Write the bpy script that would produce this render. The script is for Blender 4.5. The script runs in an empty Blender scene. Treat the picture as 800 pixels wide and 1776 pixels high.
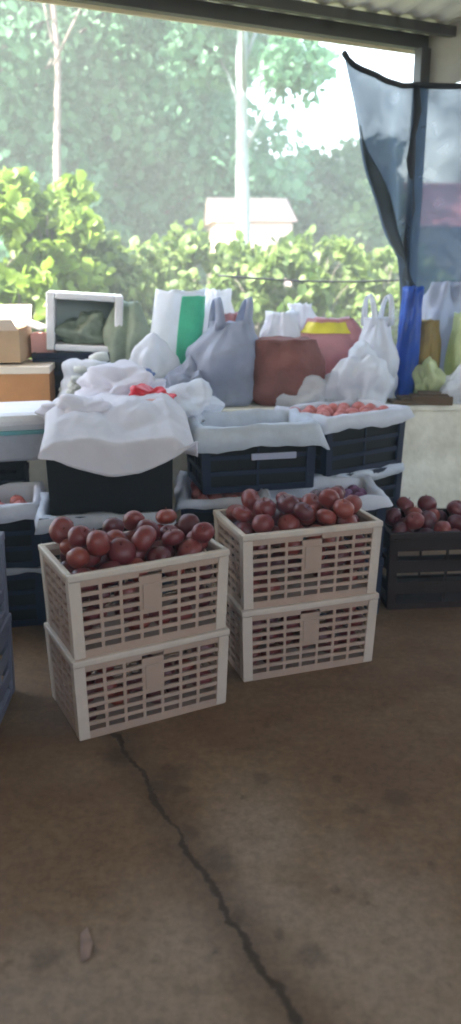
import bpy, bmesh, math, random
import numpy as np
from mathutils import Vector, Matrix, noise as mnoise
random.seed(7); rng = np.random.default_rng(7)
PI = math.pi; R = math.radians
scene = bpy.context.scene
COL = scene.collection

# ------------------------------------------------------------------ camera
CH, PITCH, F = 1.443, R(16.6), 1394.0
cp, sp = math.cos(PITCH), math.sin(PITCH)
def ray(px, py):
    a, b = (px - 400) / F, (888 - py) / F
    return Vector((a, cp + b * sp, b * cp - sp))
def at(px, py, Y):                       # the point seen at photo pixel (px, py) at depth Y
    d = ray(px, py); return Vector((0, 0, CH)) + d * (Y / d.y)
def on(px, py, z=0.0):                   # the point seen at photo pixel on the level z
    d = ray(px, py); return Vector((0, 0, CH)) + d * ((z - CH) / d.z)
cam_d = bpy.data.cameras.new('camera'); cam = bpy.data.objects.new('camera', cam_d); COL.objects.link(cam)
cam.location = (0, 0, CH); cam.rotation_euler = (PI / 2 - PITCH, 0, 0)
cam_d.sensor_fit = 'VERTICAL'; cam_d.sensor_height = 36; cam_d.sensor_width = 36
cam_d.lens = 36 * F / 1776; cam_d.clip_end = 500; cam_d.clip_start = .05
cam_d.dof.use_dof = True; cam_d.dof.focus_distance = 2.9; cam_d.dof.aperture_fstop = 1.6
scene.camera = cam

# ------------------------------------------------------------------ materials
MATS = {}
def nodes_of(m):
    m.use_nodes = True; nt = m.node_tree; return nt, nt.nodes['Principled BSDF']
def mat(name, col, rough=.6, var=.12, scale=6., bump=.0, bscale=40., spec=.5, trans=0., col2=None, sub=None):
    """a principled surface whose colour wanders a little with an object-space noise"""
    if name in MATS: return MATS[name]
    m = bpy.data.materials.new(name); nt, b = nodes_of(m); N, Lk = nt.nodes, nt.links
    tc = N.new('ShaderNodeTexCoord'); nz = N.new('ShaderNodeTexNoise')
    nz.inputs['Scale'].default_value = scale; nz.inputs['Detail'].default_value = 5; nz.inputs['Roughness'].default_value = .65
    Lk.new(tc.outputs['Object'], nz.inputs['Vector'])
    cr = N.new('ShaderNodeValToRGB'); e = cr.color_ramp.elements
    c2 = col2 or col
    e[0].position, e[1].position = .3, .7
    e[0].color = tuple(max(0, c * (1 - var)) for c in col) + (1,)
    e[1].color = tuple(min(1, c * (1 + var)) for c in c2) + (1,)
    Lk.new(nz.outputs['Fac'], cr.inputs['Fac']); Lk.new(cr.outputs['Color'], b.inputs['Base Color'])
    b.inputs['Roughness'].default_value = rough; b.inputs['Specular IOR Level'].default_value = spec
    if bump:
        n2 = N.new('ShaderNodeTexNoise'); n2.inputs['Scale'].default_value = bscale; n2.inputs['Detail'].default_value = 4
        Lk.new(tc.outputs['Object'], n2.inputs['Vector'])
        bp = N.new('ShaderNodeBump'); bp.inputs['Strength'].default_value = bump; bp.inputs['Distance'].default_value = .01
        Lk.new(n2.outputs['Fac'], bp.inputs['Height']); Lk.new(bp.outputs['Normal'], b.inputs['Normal'])
    if trans:                              # thin sheet: part of the light passes through
        tl = N.new('ShaderNodeBsdfTranslucent'); Lk.new(cr.outputs['Color'], tl.inputs['Color'])
        mx = N.new('ShaderNodeMixShader'); mx.inputs[0].default_value = trans
        out = N['Material Output']
        Lk.new(b.outputs[0], mx.inputs[1]); Lk.new(tl.outputs[0], mx.inputs[2]); Lk.new(mx.outputs[0], out.inputs['Surface'])
    MATS[name] = m; return m

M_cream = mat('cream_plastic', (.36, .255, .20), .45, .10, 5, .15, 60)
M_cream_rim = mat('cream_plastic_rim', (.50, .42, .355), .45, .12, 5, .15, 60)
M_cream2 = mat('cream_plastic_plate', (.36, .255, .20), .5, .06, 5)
M_navy = mat('navy_plastic', (.007, .012, .034), .5, .25, 5, .1, 50, spec=.3)
M_black = mat('black_plastic', (.004, .004, .005), .6, .3, 5, .1, 50, spec=.2)
M_dark = mat('dark_brown_plastic', (.020, .010, .008), .6, .3, 5, spec=.2)
M_lilac = mat('lilac_plastic', (.34, .34, .44), .5, .1, 4)
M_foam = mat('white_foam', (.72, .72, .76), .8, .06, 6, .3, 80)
M_liner = mat('liner_paper', (.60, .61, .68), .75, .10, 8, .3, 30, trans=.2)
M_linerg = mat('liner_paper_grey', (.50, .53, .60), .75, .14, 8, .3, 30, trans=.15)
M_paper = mat('white_paper', (.78, .75, .80), .7, .06, 5, .2, 25, trans=.4)
M_bagw = mat('white_plastic_bag', (.80, .81, .86), .4, .06, 9, .3, 22, trans=.5)
M_baggrey = mat('lilac_grey_plastic_bag', (.44, .47, .58), .4, .10, 9, .3, 22, trans=.5)
M_baggreen = mat('grey_green_sack', (.36, .42, .33), .7, .2, 14, .5, 40, trans=.4)
M_brown = mat('red_brown_sack', (.26, .10, .085), .7, .2, 8, .4, 60, trans=.3)
M_pink = mat('pink_plastic_bag', (.62, .33, .35), .4, .10, 8, .3, 25, trans=.5)
M_yellow = mat('yellow_band', (.62, .55, .05), .5, .1, 8)
M_blue = mat('blue_plastic_bag', (.012, .075, .42), .35, .2, 8, .5, 25, trans=.25)
M_mustard = mat('mustard_paper', (.26, .18, .06), .6, .2, 8, .4, 40)
M_limebag = mat('pale_lime_bag', (.60, .66, .38), .5, .1, 8, .4, 25, trans=.3)
M_green = mat('green_print', (.10, .58, .34), .45, .12, 8, .2, 25, trans=.5)
M_card = mat('orange_cardboard', (.46, .22, .09), .8, .12, 6, .2, 70)
M_cardlight = mat('tan_cardboard', (.46, .32, .20), .8, .12, 6, .2, 70)
M_cardwhite = mat('pale_cardboard', (.72, .62, .52), .8, .08, 6)
M_carddark = mat('dark_cardboard', (.11, .07, .04), .85, .25, 9)
M_pinkcard = mat('pink_cardboard', (.66, .36, .33), .8, .1, 6)
M_teal = mat('teal_tape', (.16, .42, .46), .5, .1, 6)
M_red = mat('red_plastic', (.62, .02, .04), .35, .15, 9, .3, 25, trans=.15)
M_steel = mat('dark_steel', (.055, .055, .06), .55, .25, 3)
M_roof = mat('roof_sheet', (.78, .78, .74), .6, .10, 1.5)
M_fascia = mat('cream_fascia', (.72, .66, .54), .6, .08, 2, trans=.35)
M_plaster = mat('beige_plaster', (.66, .62, .50), .85, .22, 3, .5, 22, col2=(.74, .72, .64))
M_greyplaster = mat('grey_plaster', (.36, .35, .34), .85, .10, 3, .3, 30)
M_bounce = mat('warm_bounce_brown', (.36, .24, .15), .9, .2, 4, .4, 20)  # brown chosen to warm the light bounced off the added unseen walls
M_rope = mat('dark_rope', (.02, .022, .03), .8, .2, 20)
M_fruit = mat('pink_fruit', (.36, .07, .08), .45, .3, 20, col2=(.46, .15, .12))
M_plum = mat('purple_fruit', (.16, .06, .13), .45, .3, 20)
M_net_fill = mat('foam_net', (.58, .60, .58), .7, .15, 30, .5, 120, trans=.2)
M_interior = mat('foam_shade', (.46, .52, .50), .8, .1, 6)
M_scrap = mat('paper_scrap', (.22, .14, .11), .8, .3, 30)

def apple_mat():
    m = bpy.data.materials.new('red_apple_skin'); nt, b = nodes_of(m); N, Lk = nt.nodes, nt.links
    tc = N.new('ShaderNodeTexCoord'); oi = N.new('ShaderNodeObjectInfo')
    nz = N.new('ShaderNodeTexNoise'); nz.inputs['Scale'].default_value = 14; nz.inputs['Detail'].default_value = 4
    mp = N.new('ShaderNodeMapping'); mp.inputs['Scale'].default_value = (3, 3, .5)
    add = N.new('ShaderNodeVectorMath'); add.operation = 'ADD'
    Lk.new(tc.outputs['Object'], mp.inputs[0]); Lk.new(mp.outputs[0], add.inputs[0])
    sc = N.new('ShaderNodeVectorMath'); sc.operation = 'SCALE'; sc.inputs[0].default_value = (7, 3, 5)
    Lk.new(oi.outputs['Random'], sc.inputs['Scale']); Lk.new(sc.outputs[0], add.inputs[1]); Lk.new(add.outputs[0], nz.inputs['Vector'])
    cr = N.new('ShaderNodeValToRGB'); e = cr.color_ramp.elements
    e[0].position, e[0].color = .28, (.060, .008, .014, 1)
    e[1].position, e[1].color = .88, (.31, .070, .030, 1)
    k = e.new(.52); k.color = (.14, .018, .022, 1)
    mth = N.new('ShaderNodeMath'); mth.operation = 'MULTIPLY_ADD'; mth.inputs[1].default_value = .40; mth.inputs[2].default_value = -.24
    ad2 = N.new('ShaderNodeMath'); ad2.operation = 'ADD'
    Lk.new(oi.outputs['Random'], mth.inputs[0]); Lk.new(mth.outputs[0], ad2.inputs[0]); Lk.new(nz.outputs['Fac'], ad2.inputs[1])
    Lk.new(ad2.outputs[0], cr.inputs['Fac']); Lk.new(cr.outputs['Color'], b.inputs['Base Color'])
    b.inputs['Roughness'].default_value = .45
    return m
M_apple = apple_mat()

def leaf_mat(name, dark, light, trans=.45, scale=1.2):
    m = bpy.data.materials.new(name); nt, b = nodes_of(m); N, Lk = nt.nodes, nt.links
    g = N.new('ShaderNodeNewGeometry'); nz = N.new('ShaderNodeTexNoise')
    nz.inputs['Scale'].default_value = scale; nz.inputs['Detail'].default_value = 6; nz.inputs['Roughness'].default_value = .75
    Lk.new(g.outputs['Position'], nz.inputs['Vector'])
    ad = N.new('ShaderNodeMath'); ad.operation = 'MULTIPLY_ADD'; ad.inputs[1].default_value = .3; ad.inputs[2].default_value = -.15
    a2 = N.new('ShaderNodeMath'); a2.operation = 'ADD'
    Lk.new(g.outputs['Random Per Island'], ad.inputs[0]); Lk.new(ad.outputs[0], a2.inputs[0]); Lk.new(nz.outputs['Fac'], a2.inputs[1])
    cr = N.new('ShaderNodeValToRGB'); e = cr.color_ramp.elements
    e[0].position, e[0].color = .3, tuple(dark) + (1,); e[1].position, e[1].color = .7, tuple(light) + (1,)
    Lk.new(a2.outputs[0], cr.inputs['Fac']); Lk.new(cr.outputs['Color'], b.inputs['Base Color'])
    b.inputs['Roughness'].default_value = .55
    tl = N.new('ShaderNodeBsdfTranslucent'); mx = N.new('ShaderNodeMixShader'); mx.inputs[0].default_value = trans
    Lk.new(cr.outputs['Color'], tl.inputs['Color']); Lk.new(b.outputs[0], mx.inputs[1]); Lk.new(tl.outputs[0], mx.inputs[2])
    Lk.new(mx.outputs[0], N['Material Output'].inputs['Surface'])
    return m
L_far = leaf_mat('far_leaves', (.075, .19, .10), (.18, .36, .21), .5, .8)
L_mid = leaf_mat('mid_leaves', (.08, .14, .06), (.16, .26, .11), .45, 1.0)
L_vine = leaf_mat('vine_leaves', (.035, .08, .015), (.22, .30, .09), .5, 5.0)
L_lime = leaf_mat('lime_leaves', (.10, .17, .02), (.24, .34, .06), .5, 1.6)
M_bark = mat('pale_bark', (.42, .38, .36), .85, .2, 4, .4, 20)
M_white_bark = mat('white_bark', (.20, .24, .23), .8, .25, 4, .3, 20)
M_pink_bark = mat('pinkish_bark', (.18, .14, .13), .8, .25, 4, .3, 20)
M_barkd = mat('grey_bark', (.20, .17, .15), .85, .25, 4, .4, 20)
M_grass = leaf_mat('grass_blades', (.06, .10, .02), (.14, .19, .05), .3, 3)

def net_mat():
    m = bpy.data.materials.new('blue_grey_netting'); nt, b = nodes_of(m); N, Lk = nt.nodes, nt.links
    b.inputs['Base Color'].default_value = (.075, .11, .175, 1); b.inputs['Roughness'].default_value = .8
    tc = N.new('ShaderNodeTexCoord'); nz = N.new('ShaderNodeTexNoise'); nz.inputs['Scale'].default_value = 5; nz.inputs['Detail'].default_value = 5
    Lk.new(tc.outputs['Object'], nz.inputs['Vector'])
    mr = N.new('ShaderNodeMapRange'); mr.inputs[1].default_value = .3; mr.inputs[2].default_value = .7; mr.inputs[3].default_value = .62; mr.inputs[4].default_value = .80
    Lk.new(nz.outputs['Fac'], mr.inputs[0])
    tl = N.new('ShaderNodeBsdfTranslucent'); tl.inputs['Color'].default_value = (.14, .20, .31, 1)
    m1 = N.new('ShaderNodeMixShader'); m1.inputs[0].default_value = .5
    Lk.new(b.outputs[0], m1.inputs[1]); Lk.new(tl.outputs[0], m1.inputs[2])
    tr = N.new('ShaderNodeBsdfTransparent'); m2 = N.new('ShaderNodeMixShader')
    Lk.new(mr.outputs[0], m2.inputs[0]); Lk.new(tr.outputs[0], m2.inputs[1]); Lk.new(m1.outputs[0], m2.inputs[2])
    Lk.new(m2.outputs[0], N['Material Output'].inputs['Surface'])
    return m
M_net = net_mat()
M_net_dark = mat('folded_netting', (.018, .026, .036), .9, .3, 8)

# ------------------------------------------------------------------ mesh helpers
def creases(P, seed, n=9, lo=.7, hi=2.2):
    '''straight random folds, as in crumpled film: -1 .. 1'''
    key = (seed, n, lo, hi)
    if key not in CREASE:
        r = random.Random(seed * 13 + 5)
        CREASE[key] = [(Vector((r.gauss(0, 1), r.gauss(0, 1), r.gauss(0, 1))).normalized() * r.uniform(lo, hi), r.random()) for _ in range(n)]
    q = 0.
    for i, (d, ph) in enumerate(CREASE[key]):
        w = d.length; q += (abs(((P.dot(d) + ph) % 1) * 2 - 1) - .5) / w
    return q * 2 / math.sqrt(n)
CREASE = {}
class MB:
    def __init__(s): s.v, s.f = [], []
    def add(s, v, f):
        k = len(s.v); s.v += [tuple(p) for p in v]; s.f += [tuple(i + k for i in q) for q in f]; return s
    def box(s, c, size, rz=0., rx=0., ry=0.):
        m = Matrix.Rotation(rz, 3, 'Z') @ Matrix.Rotation(ry, 3, 'Y') @ Matrix.Rotation(rx, 3, 'X'); c = Vector(c)
        v = [c + m @ Vector((sx * size[0] / 2, sy * size[1] / 2, sz * size[2] / 2)) for sx in (-1, 1) for sy in (-1, 1) for sz in (-1, 1)]
        return s.add(v, [(0, 1, 3, 2), (4, 6, 7, 5), (0, 4, 5, 1), (2, 3, 7, 6), (0, 2, 6, 4), (1, 5, 7, 3)])
    def tube(s, pts, rad, n=8, cap=True):
        pts = [Vector(p) for p in pts]; rings = []
        rad = rad if isinstance(rad, (list, tuple)) else [rad] * len(pts)
        for i, p in enumerate(pts):
            t = (pts[min(i + 1, len(pts) - 1)] - pts[max(i - 1, 0)]).normalized()
            a = t.cross(Vector((0, 0, 1)) if abs(t.z) < .9 else Vector((1, 0, 0))).normalized(); b = t.cross(a)
            rings.append([p + (a * math.cos(2 * PI * k / n) + b * math.sin(2 * PI * k / n)) * rad[i] for k in range(n)])
        v = [q for r in rings for q in r]; f = []
        for i in range(len(pts) - 1):
            for k in range(n):
                f.append((i * n + k, i * n + (k + 1) % n, (i + 1) * n + (k + 1) % n, (i + 1) * n + k))
        if cap: f += [tuple(range(n))[::-1], tuple((len(pts) - 1) * n + k for k in range(n))]
        return s.add(v, f)
    def bar(s, a, b, w, h):              # a square bar from a to b
        a, b = Vector(a), Vector(b); d = (b - a).normalized(); x = d.cross(Vector((0, 0, 1))).normalized(); u = x.cross(d)
        v = [p + x * sx * w / 2 + u * su * h / 2 for p in (a, b) for sx in (-1, 1) for su in (-1, 1)]
        return s.add(v, [(0, 1, 3, 2), (4, 6, 7, 5), (0, 4, 5, 1), (2, 3, 7, 6), (0, 2, 6, 4), (1, 5, 7, 3)])
    def build(s, name, m, parent=None, smooth=False, bevel=0., solid=0., loc=None, rz=0., sub=0):
        me = bpy.data.meshes.new(name); me.from_pydata(s.v, [], s.f); me.update()
        bm = bmesh.new(); bm.from_mesh(me); bmesh.ops.recalc_face_normals(bm, faces=bm.faces); bm.to_mesh(me); bm.free()
        if smooth: me.polygons.foreach_set('use_smooth', [True] * len(me.polygons))
        o = bpy.data.objects.new(name, me); COL.objects.link(o)
        for x in (m if isinstance(m, (list, tuple)) else [m]): me.materials.append(x)
        if parent: o.parent = parent
        if loc is not None: o.location = loc
        o.rotation_euler.z = rz
        if solid:
            d = o.modifiers.new('thick', 'SOLIDIFY'); d.thickness = solid; d.offset = 0
        if bevel:
            d = o.modifiers.new('soft', 'BEVEL'); d.width = bevel; d.segments = 2; d.limit_method = 'ANGLE'
        if sub:
            d = o.modifiers.new('sub', 'SUBSURF'); d.levels = d.render_levels = sub
        return o
def raw(name, V, Fq, m, parent=None):    # big quad meshes from arrays
    me = bpy.data.meshes.new(name); V = np.asarray(V, np.float32); Fq = np.asarray(Fq, np.int32)
    me.vertices.add(len(V)); me.vertices.foreach_set('co', V.ravel())
    me.loops.add(Fq.size); me.loops.foreach_set('vertex_index', Fq.ravel())
    me.polygons.add(len(Fq)); me.polygons.foreach_set('loop_start', np.arange(0, Fq.size, 4, dtype=np.int32))
    me.update(calc_edges=True); me.materials.append(m)
    o = bpy.data.objects.new(name, me); COL.objects.link(o)
    if parent: o.parent = parent
    return o
def tag(o, label=None, cat=None, group=None, kind=None):
    if label: o['label'] = label
    if cat: o['category'] = cat
    if group: o['group'] = group
    if kind: o['kind'] = kind
    return o
def thing(name, label, cat, loc=(0, 0, 0), rz=0., group=None):
    o = bpy.data.objects.new(name, None); COL.objects.link(o); o.location = loc; o.rotation_euler.z = rz
    o.empty_display_size = .05
    return tag(o, label, cat, group)
def copy_tree(o, parent=None):
    c = o.copy(); COL.objects.link(c); c.parent = parent
    for ch in list(o.children): copy_tree(ch, c)
    return c

# ------------------------------------------------------------------ crates
def slotted(mb, xs, zs, solid, place, t):
    """one moulded wall: a sheet of thickness t cut by the empty cells"""
    ids = {}
    def vid(i, k, s):
        key = (i, k, s)
        if key not in ids:
            ids[key] = len(mb.v); mb.v.append(tuple(place(xs[i], zs[k], s * t)))
        return ids[key]
    nx, nz = len(xs) - 1, len(zs) - 1
    S = lambda i, k: 0 <= i < nx and 0 <= k < nz and solid(i, k)
    for i in range(nx):
        for k in range(nz):
            if not solid(i, k): continue
            for s in (0, 1): mb.f.append(tuple(vid(a, b, s) for a, b in ((i, k), (i + 1, k), (i + 1, k + 1), (i, k + 1))))
            for (di, dk, a, b) in ((-1, 0, (i, k), (i, k + 1)), (1, 0, (i + 1, k), (i + 1, k + 1)), (0, -1, (i, k), (i + 1, k)), (0, 1, (i, k + 1), (i + 1, k + 1))):
                if not S(i + di, k + dk): mb.f.append((vid(*a, 0), vid(*b, 0), vid(*b, 1), vid(*a, 1)))
def crate(name, label, cat, L, W, h, m, taper=.008, rows=7, plate=None, group=None, t=.008, cols=6, rimh=.022, sf=.46, mrim=None):
    mrim = mrim or m
    root = thing(name, label, cat, group=group)
    zs = [.0, .028]; pitch = (h - .028 - .03) / rows
    for r in range(rows): zs += [.028 + pitch * r + pitch * sf, .028 + pitch * (r + 1)]
    zs[-1] = h - .03; zs.append(h - rimh)
    def wall(length, ax):
        nmid = cols if ax == 'x' or not cols else max(2, int(cols * W / L + .5))
        xs = [0, .034]; span = length - .068; b = .010
        for c in range(nmid):
            xs += [.034 + span * (c + 1) / nmid - (b if c < nmid - 1 else 0)]
            if c < nmid - 1: xs += [.034 + span * (c + 1) / nmid]
        xs += [length]
        def solid(i, k):
            if i == 0 or i == len(xs) - 2 or k == 0 or k == len(zs) - 2: return True
            if k == len(zs) - 3 and plate is not None and ax == 'x' and .40 < (xs[i] + xs[i + 1]) / 2 / length < .60: return False   # hand hole
            xm = (xs[i] + xs[i + 1]) / 2 / length
            if plate and ax == 'x' and rows // 2 - 1 < (k - 1) / 2 and .45 < xm < .55: return True
            return not ((k % 2 == 1) and (i % 2 == 1))
        return xs, solid
    for side in range(4):
        length = L if side % 2 == 0 else W
        xs, solid = wall(length, 'x' if side % 2 == 0 else 'y')
        mb = MB()
        def place(x, z, d, side=side):
            e = taper * z / h; g = .0006 * (side % 2)
            xx = x / length
            if side == 0: return (-e + xx * (L + 2 * e), -e + d, z)
            if side == 2: return (-e + xx * (L + 2 * e), W + e - d, z)
            if side == 3: return (-e + d + g, -e + .0085 + xx * (W + 2 * e - .017), z)
            return (L + e - d - g, -e + .0085 + xx * (W + 2 * e - .017), z)
        slotted(mb, xs, zs, solid, place, t)
        mb.build('side_panel', m, root)
    e = taper
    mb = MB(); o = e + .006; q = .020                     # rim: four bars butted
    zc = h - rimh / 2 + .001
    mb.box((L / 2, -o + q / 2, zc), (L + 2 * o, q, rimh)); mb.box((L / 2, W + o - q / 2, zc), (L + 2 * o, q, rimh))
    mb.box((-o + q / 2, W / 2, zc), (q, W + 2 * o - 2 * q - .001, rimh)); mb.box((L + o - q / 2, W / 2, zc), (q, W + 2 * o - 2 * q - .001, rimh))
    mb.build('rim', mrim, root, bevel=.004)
    mb = MB(); mb.box((L / 2, W / 2, .012), (L - .02, W - .02, .008)); mb.build('base_panel', m, root)
    for sx in (0, 1):                                     # corner ribs stand proud of the walls
        for sy in (0, 1):
            mb = MB()
            ex = (-1 if sx == 0 else 1)
            ey = (-1 if sy == 0 else 1)
            v = []
            for z, ee in ((.004, .003), (h - rimh - .001, taper + .003)):
                x, y = (L if sx else 0) + ex * ee, (W if sy else 0) + ey * ee
                v += [(x, y, z), (x - ex * .036, y, z), (x - ex * .036, y - ey * .011, z), (x - ex * .011, y - ey * .011, z), (x - ex * .011, y - ey * .036, z), (x, y - ey * .036, z)]
            f = [(i, (i + 1) % 6, (i + 1) % 6 + 6, i + 6) for i in range(6)] + [tuple(range(6)), tuple(range(6, 12))]
            mb.add(v, f); mb.build('corner_rib', mrim, root)
    if plate:
        mb = MB(); z0 = .028 + pitch * (rows // 2) + .004; z1 = h - .03 - pitch - .006; zm = (z0 + z1) / 2
        ee = taper * zm / h
        mb.box((L / 2, -ee - .0015, zm), (L * .125, .005, z1 - z0), rx=math.atan(taper / h)); mb.build('label_plate', plate, root, bevel=.002)
    return root
def put(o, x, y, z, rz, label=None):
    o.location = (x, y, z); o.rotation_euler.z = rz
    if label: o['label'] = label
    return o
# cream apple crates: two stacks of two
CL, CW, CHT = .52, .315, .285
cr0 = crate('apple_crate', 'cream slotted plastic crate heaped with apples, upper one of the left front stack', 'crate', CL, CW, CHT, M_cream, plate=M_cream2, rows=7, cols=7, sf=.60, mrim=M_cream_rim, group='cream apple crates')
SL = (-.482, 2.263, .479); SR = (.05, 2.651, .325)
put(cr0, SL[0], SL[1], CHT, SL[2])
for (s, z, lab) in ((SL, 0, 'cream slotted plastic crate standing on the floor under the left apple crate'),
                    (SR, CHT, 'cream slotted plastic crate heaped with apples, upper one of the right front stack'),
                    (SR, 0, 'cream slotted plastic crate standing on the floor under the right apple crate')):
    put(copy_tree(cr0), s[0], s[1], z, s[2], lab)

# apples
def apple_mesh(seed):
    r = random.Random(seed); mb = MB(); n, k = 16, 11; v = []; f = []
    ph = r.random() * 6
    for j in range(k + 1):
        a = PI * j / k; rr = math.sin(a) * (1 + .04 * math.cos(a)); z = -math.cos(a) * .92
        z += -.26 * math.exp(-(rr / .28) ** 2) * (1 if j > k / 2 else -.7)
        for i in range(n):
            b = 2 * PI * i / n; w = 1 + .05 * math.cos(5 * b + ph) * (1 - (z + 1) / 2) + .045 * math.cos(2 * b + ph) + .03 * math.cos(3 * b + 2 * ph) * (z + 1) / 2; z2 = z + .09 * math.cos(b + ph) * rr
            v.append((rr * w * math.cos(b), rr * w * math.sin(b), z2))
    for j in range(k):
        for i in range(n): f.append((j * n + i, j * n + (i + 1) % n, (j + 1) * n + (i + 1) % n, (j + 1) * n + i))
    mb.add(v, f)
    mb.tube([(0, 0, .6), (.03, .02, .85), (.10, .04, 1.05)], .05, 5)
    me_o = mb.build('apple', M_apple, smooth=True)
    me = me_o.data; bm = bmesh.new(); bm.from_mesh(me); bmesh.ops.remove_doubles(bm, verts=bm.verts, dist=1e-4); bm.to_mesh(me); bm.free()
    bpy.data.objects.remove(me_o); return me
APM = [apple_mesh(s) for s in range(4)]
def deposit(L, W, z0, n, r0, mound, seed, tries=140):
    r = random.Random(seed); P = []
    for _ in range(n):
        best = None; rad = r0 * r.uniform(.86, 1.10)
        for _t in range(tries):
            x, y = r.uniform(rad, L - rad), r.uniform(rad, W - rad); z = z0 + rad
            for (a, b, c, q) in P:
                d2 = (x - a) ** 2 + (y - b) ** 2; s = (q + rad) * .92
                if d2 < s * s: z = max(z, c + math.sqrt(s * s - d2))
            cost = z + mound * (((x / L - .5) * 2) ** 2 + ((y / W - .5) * 2) ** 2)
            if best is None or cost < best[0]: best = (cost, x, y, z, rad)
        P.append(best[1:])
    return P
def apples(stack, zb, n, label, group, keep, seed, inset=.007, L=CL, W=CW, r0=.0405, ztop=CHT, lim=.068):
    c, s = math.cos(stack[2]), math.sin(stack[2])
    k = 0
    for (x, y, z, rad) in deposit(L - 2 * inset, W - 2 * inset, .02, n, r0, .008, seed):
        x += inset; y += inset
        if not keep(x, y, z) or z > ztop + lim: continue
        o = bpy.data.objects.new('apple', random.choice(APM)); COL.objects.link(o)
        o.location = (stack[0] + c * x - s * y, stack[1] + s * x + c * y, zb + z)
        o.rotation_euler = (random.gauss(0, .6), random.gauss(0, .6), random.uniform(0, 6.28)); o.scale = (rad * random.uniform(.90, 1.14), rad * random.uniform(.90, 1.10), rad * random.uniform(.84, 1.04))
        tag(o, label, 'apple', group); k += 1
    return k
na = [apples(SL, CHT, 240, 'dark red apple in the upper crate of the left cream stack', 'apples in the upper left cream crate', lambda x, y, z: z > CHT - .075 or y < .075 or x < .07, 3),
      apples(SR, CHT, 240, 'dark red apple in the upper crate of the right cream stack', 'apples in the upper right cream crate', lambda x, y, z: z > CHT - .075 or y < .075, 5),
      apples(SL, 0, 66, 'dark red apple behind the slots of the lower left cream crate', 'apples in the lower left cream crate', lambda x, y, z: (y < .075 or x < .065) and z < CHT - .05, 8),
      apples(SR, 0, 66, 'dark red apple behind the slots of the lower right cream crate', 'apples in the lower right cream crate', lambda x, y, z: y < .075 and z < CHT - .05, 9)]

# navy crates behind
NL, NW, NH = .49, .34, .262
nv = crate('fruit_crate', 'x', 'crate', NL, NW, NH, M_navy, taper=.006, rows=3, cols=2, sf=.72, group='dark blue plastic crates', rimh=.03)
mb = MB(); q_ = .014
mb.box((NL / 2, q_, NH * .47), (NL - 2 * q_, .003, NH * .8)); mb.box((NL / 2, NW - q_, NH * .47), (NL - 2 * q_, .003, NH * .8))
mb.box((q_, NW / 2, NH * .47), (.003, NW - 2 * q_ - .008, NH * .8)); mb.box((NL - q_, NW / 2, NH * .47), (.003, NW - 2 * q_ - .008, NH * .8))
mb.build('dark_slot_sheet', M_black, nv)  # added dark sheets, so the slots show shade instead of light behind
first = [nv]
def navy(x, y, z, rz, label):
    o = first.pop() if first else copy_tree(nv)
    return put(o, x, y, z, rz, label)
blk = crate('fruit_crate', 'black plastic crate under the hanging white paper sheet', 'crate', .47, .33, .28, M_black, taper=.006, rows=2, cols=0, rimh=.03)

def liner(x, y, z, rz, label, m, L=NL, W=NW, h=NH, drop=.035, flare=.02, deep=.085, seed=1, up=.012, floor=True):
    """paper tucked inside a crate and folded out over its rim"""
    lo = [(-.022, h - deep), (-.018, h - deep * .4), (-.013, h + up * .6), (-.002, h + up), (.012 + flare * .3, h + up * .8), (.014 + flare, h - drop)]
    n = 56; v = []; f = []; r = random.Random(seed); off = r.random() * 50
    def perim(t, e):                      # rounded rectangle
        P = 2 * (L + W); d = t * P
        if d < L: p = (d, 0)
        elif d < L + W: p = (L, d - L)
        elif d < 2 * L + W: p = (L - (d - L - W), W)
        else: p = (0, W - (d - 2 * L - W))
        cx, cy = p[0] - L / 2, p[1] - W / 2
        return (L / 2 + cx * (1 + 2 * e / L), W / 2 + cy * (1 + 2 * e / W))
    for j, (e, zz) in enumerate(lo):
        for i in range(n):
            t = i / n; q = mnoise.noise(Vector((t * 22 + off, j * .35, 0)))
            q2 = mnoise.noise(Vector((t * 9 + off, j * .5, 7)))
            k = 1 if j >= 2 else .35
            px, py = perim(t, e + (.010 * q if j > 3 else .003 * q))
            v.append((px, py, zz + k * (.012 * q + .014 * q2) * (1 if j < 5 else 1.8)))
    for j in range(len(lo) - 1):
        for i in range(n): f.append((j * n + i, j * n + (i + 1) % n, (j + 1) * n + (i + 1) % n, (j + 1) * n + i))
    if floor: f.append(tuple(range(n)))
    mb = MB().add(v, f)
    o = mb.build('crate_liner', m, solid=.004, smooth=True)
    put(o, x, y, z, rz); tag(o, label, 'liner', 'paper liners folded over the crates'); return o
def fruits(x, y, z, rz, n, r0, m, name, label, group, seed, L=NL, W=NW, x0=.04, x1=None, y0=.05):
    r = random.Random(seed); c, s = math.cos(rz), math.sin(rz); P = []
    x1 = x1 or L - .04; tries = 0
    while len(P) < n and tries < 4000:
        tries += 1
        a, b = r.uniform(x0, x1), r.uniform(y0, W - .05)
        if any((a - u) ** 2 + (b - w) ** 2 < (1.9 * r0) ** 2 for u, w in P): continue
        P.append((a, b))
        o = bpy.data.objects.new(name, random.choice(FRM[m.name])); COL.objects.link(o)
        o.location = (x + c * a - s * b, y + s * a + c * b, z + r0 * .9); o.scale = (r0 * r.uniform(.9, 1.1),) * 3
        o.rotation_euler = (r.gauss(0, .6), r.gauss(0, .6), r.uniform(0, 6)); tag(o, label, 'fruit', group)
FRM = {}
for m in (M_fruit, M_plum):
    FRM[m.name] = []
    for a in APM[:2]:
        c = a.copy(); c.materials.clear(); c.materials.append(m); FRM[m.name].append(c)

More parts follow.
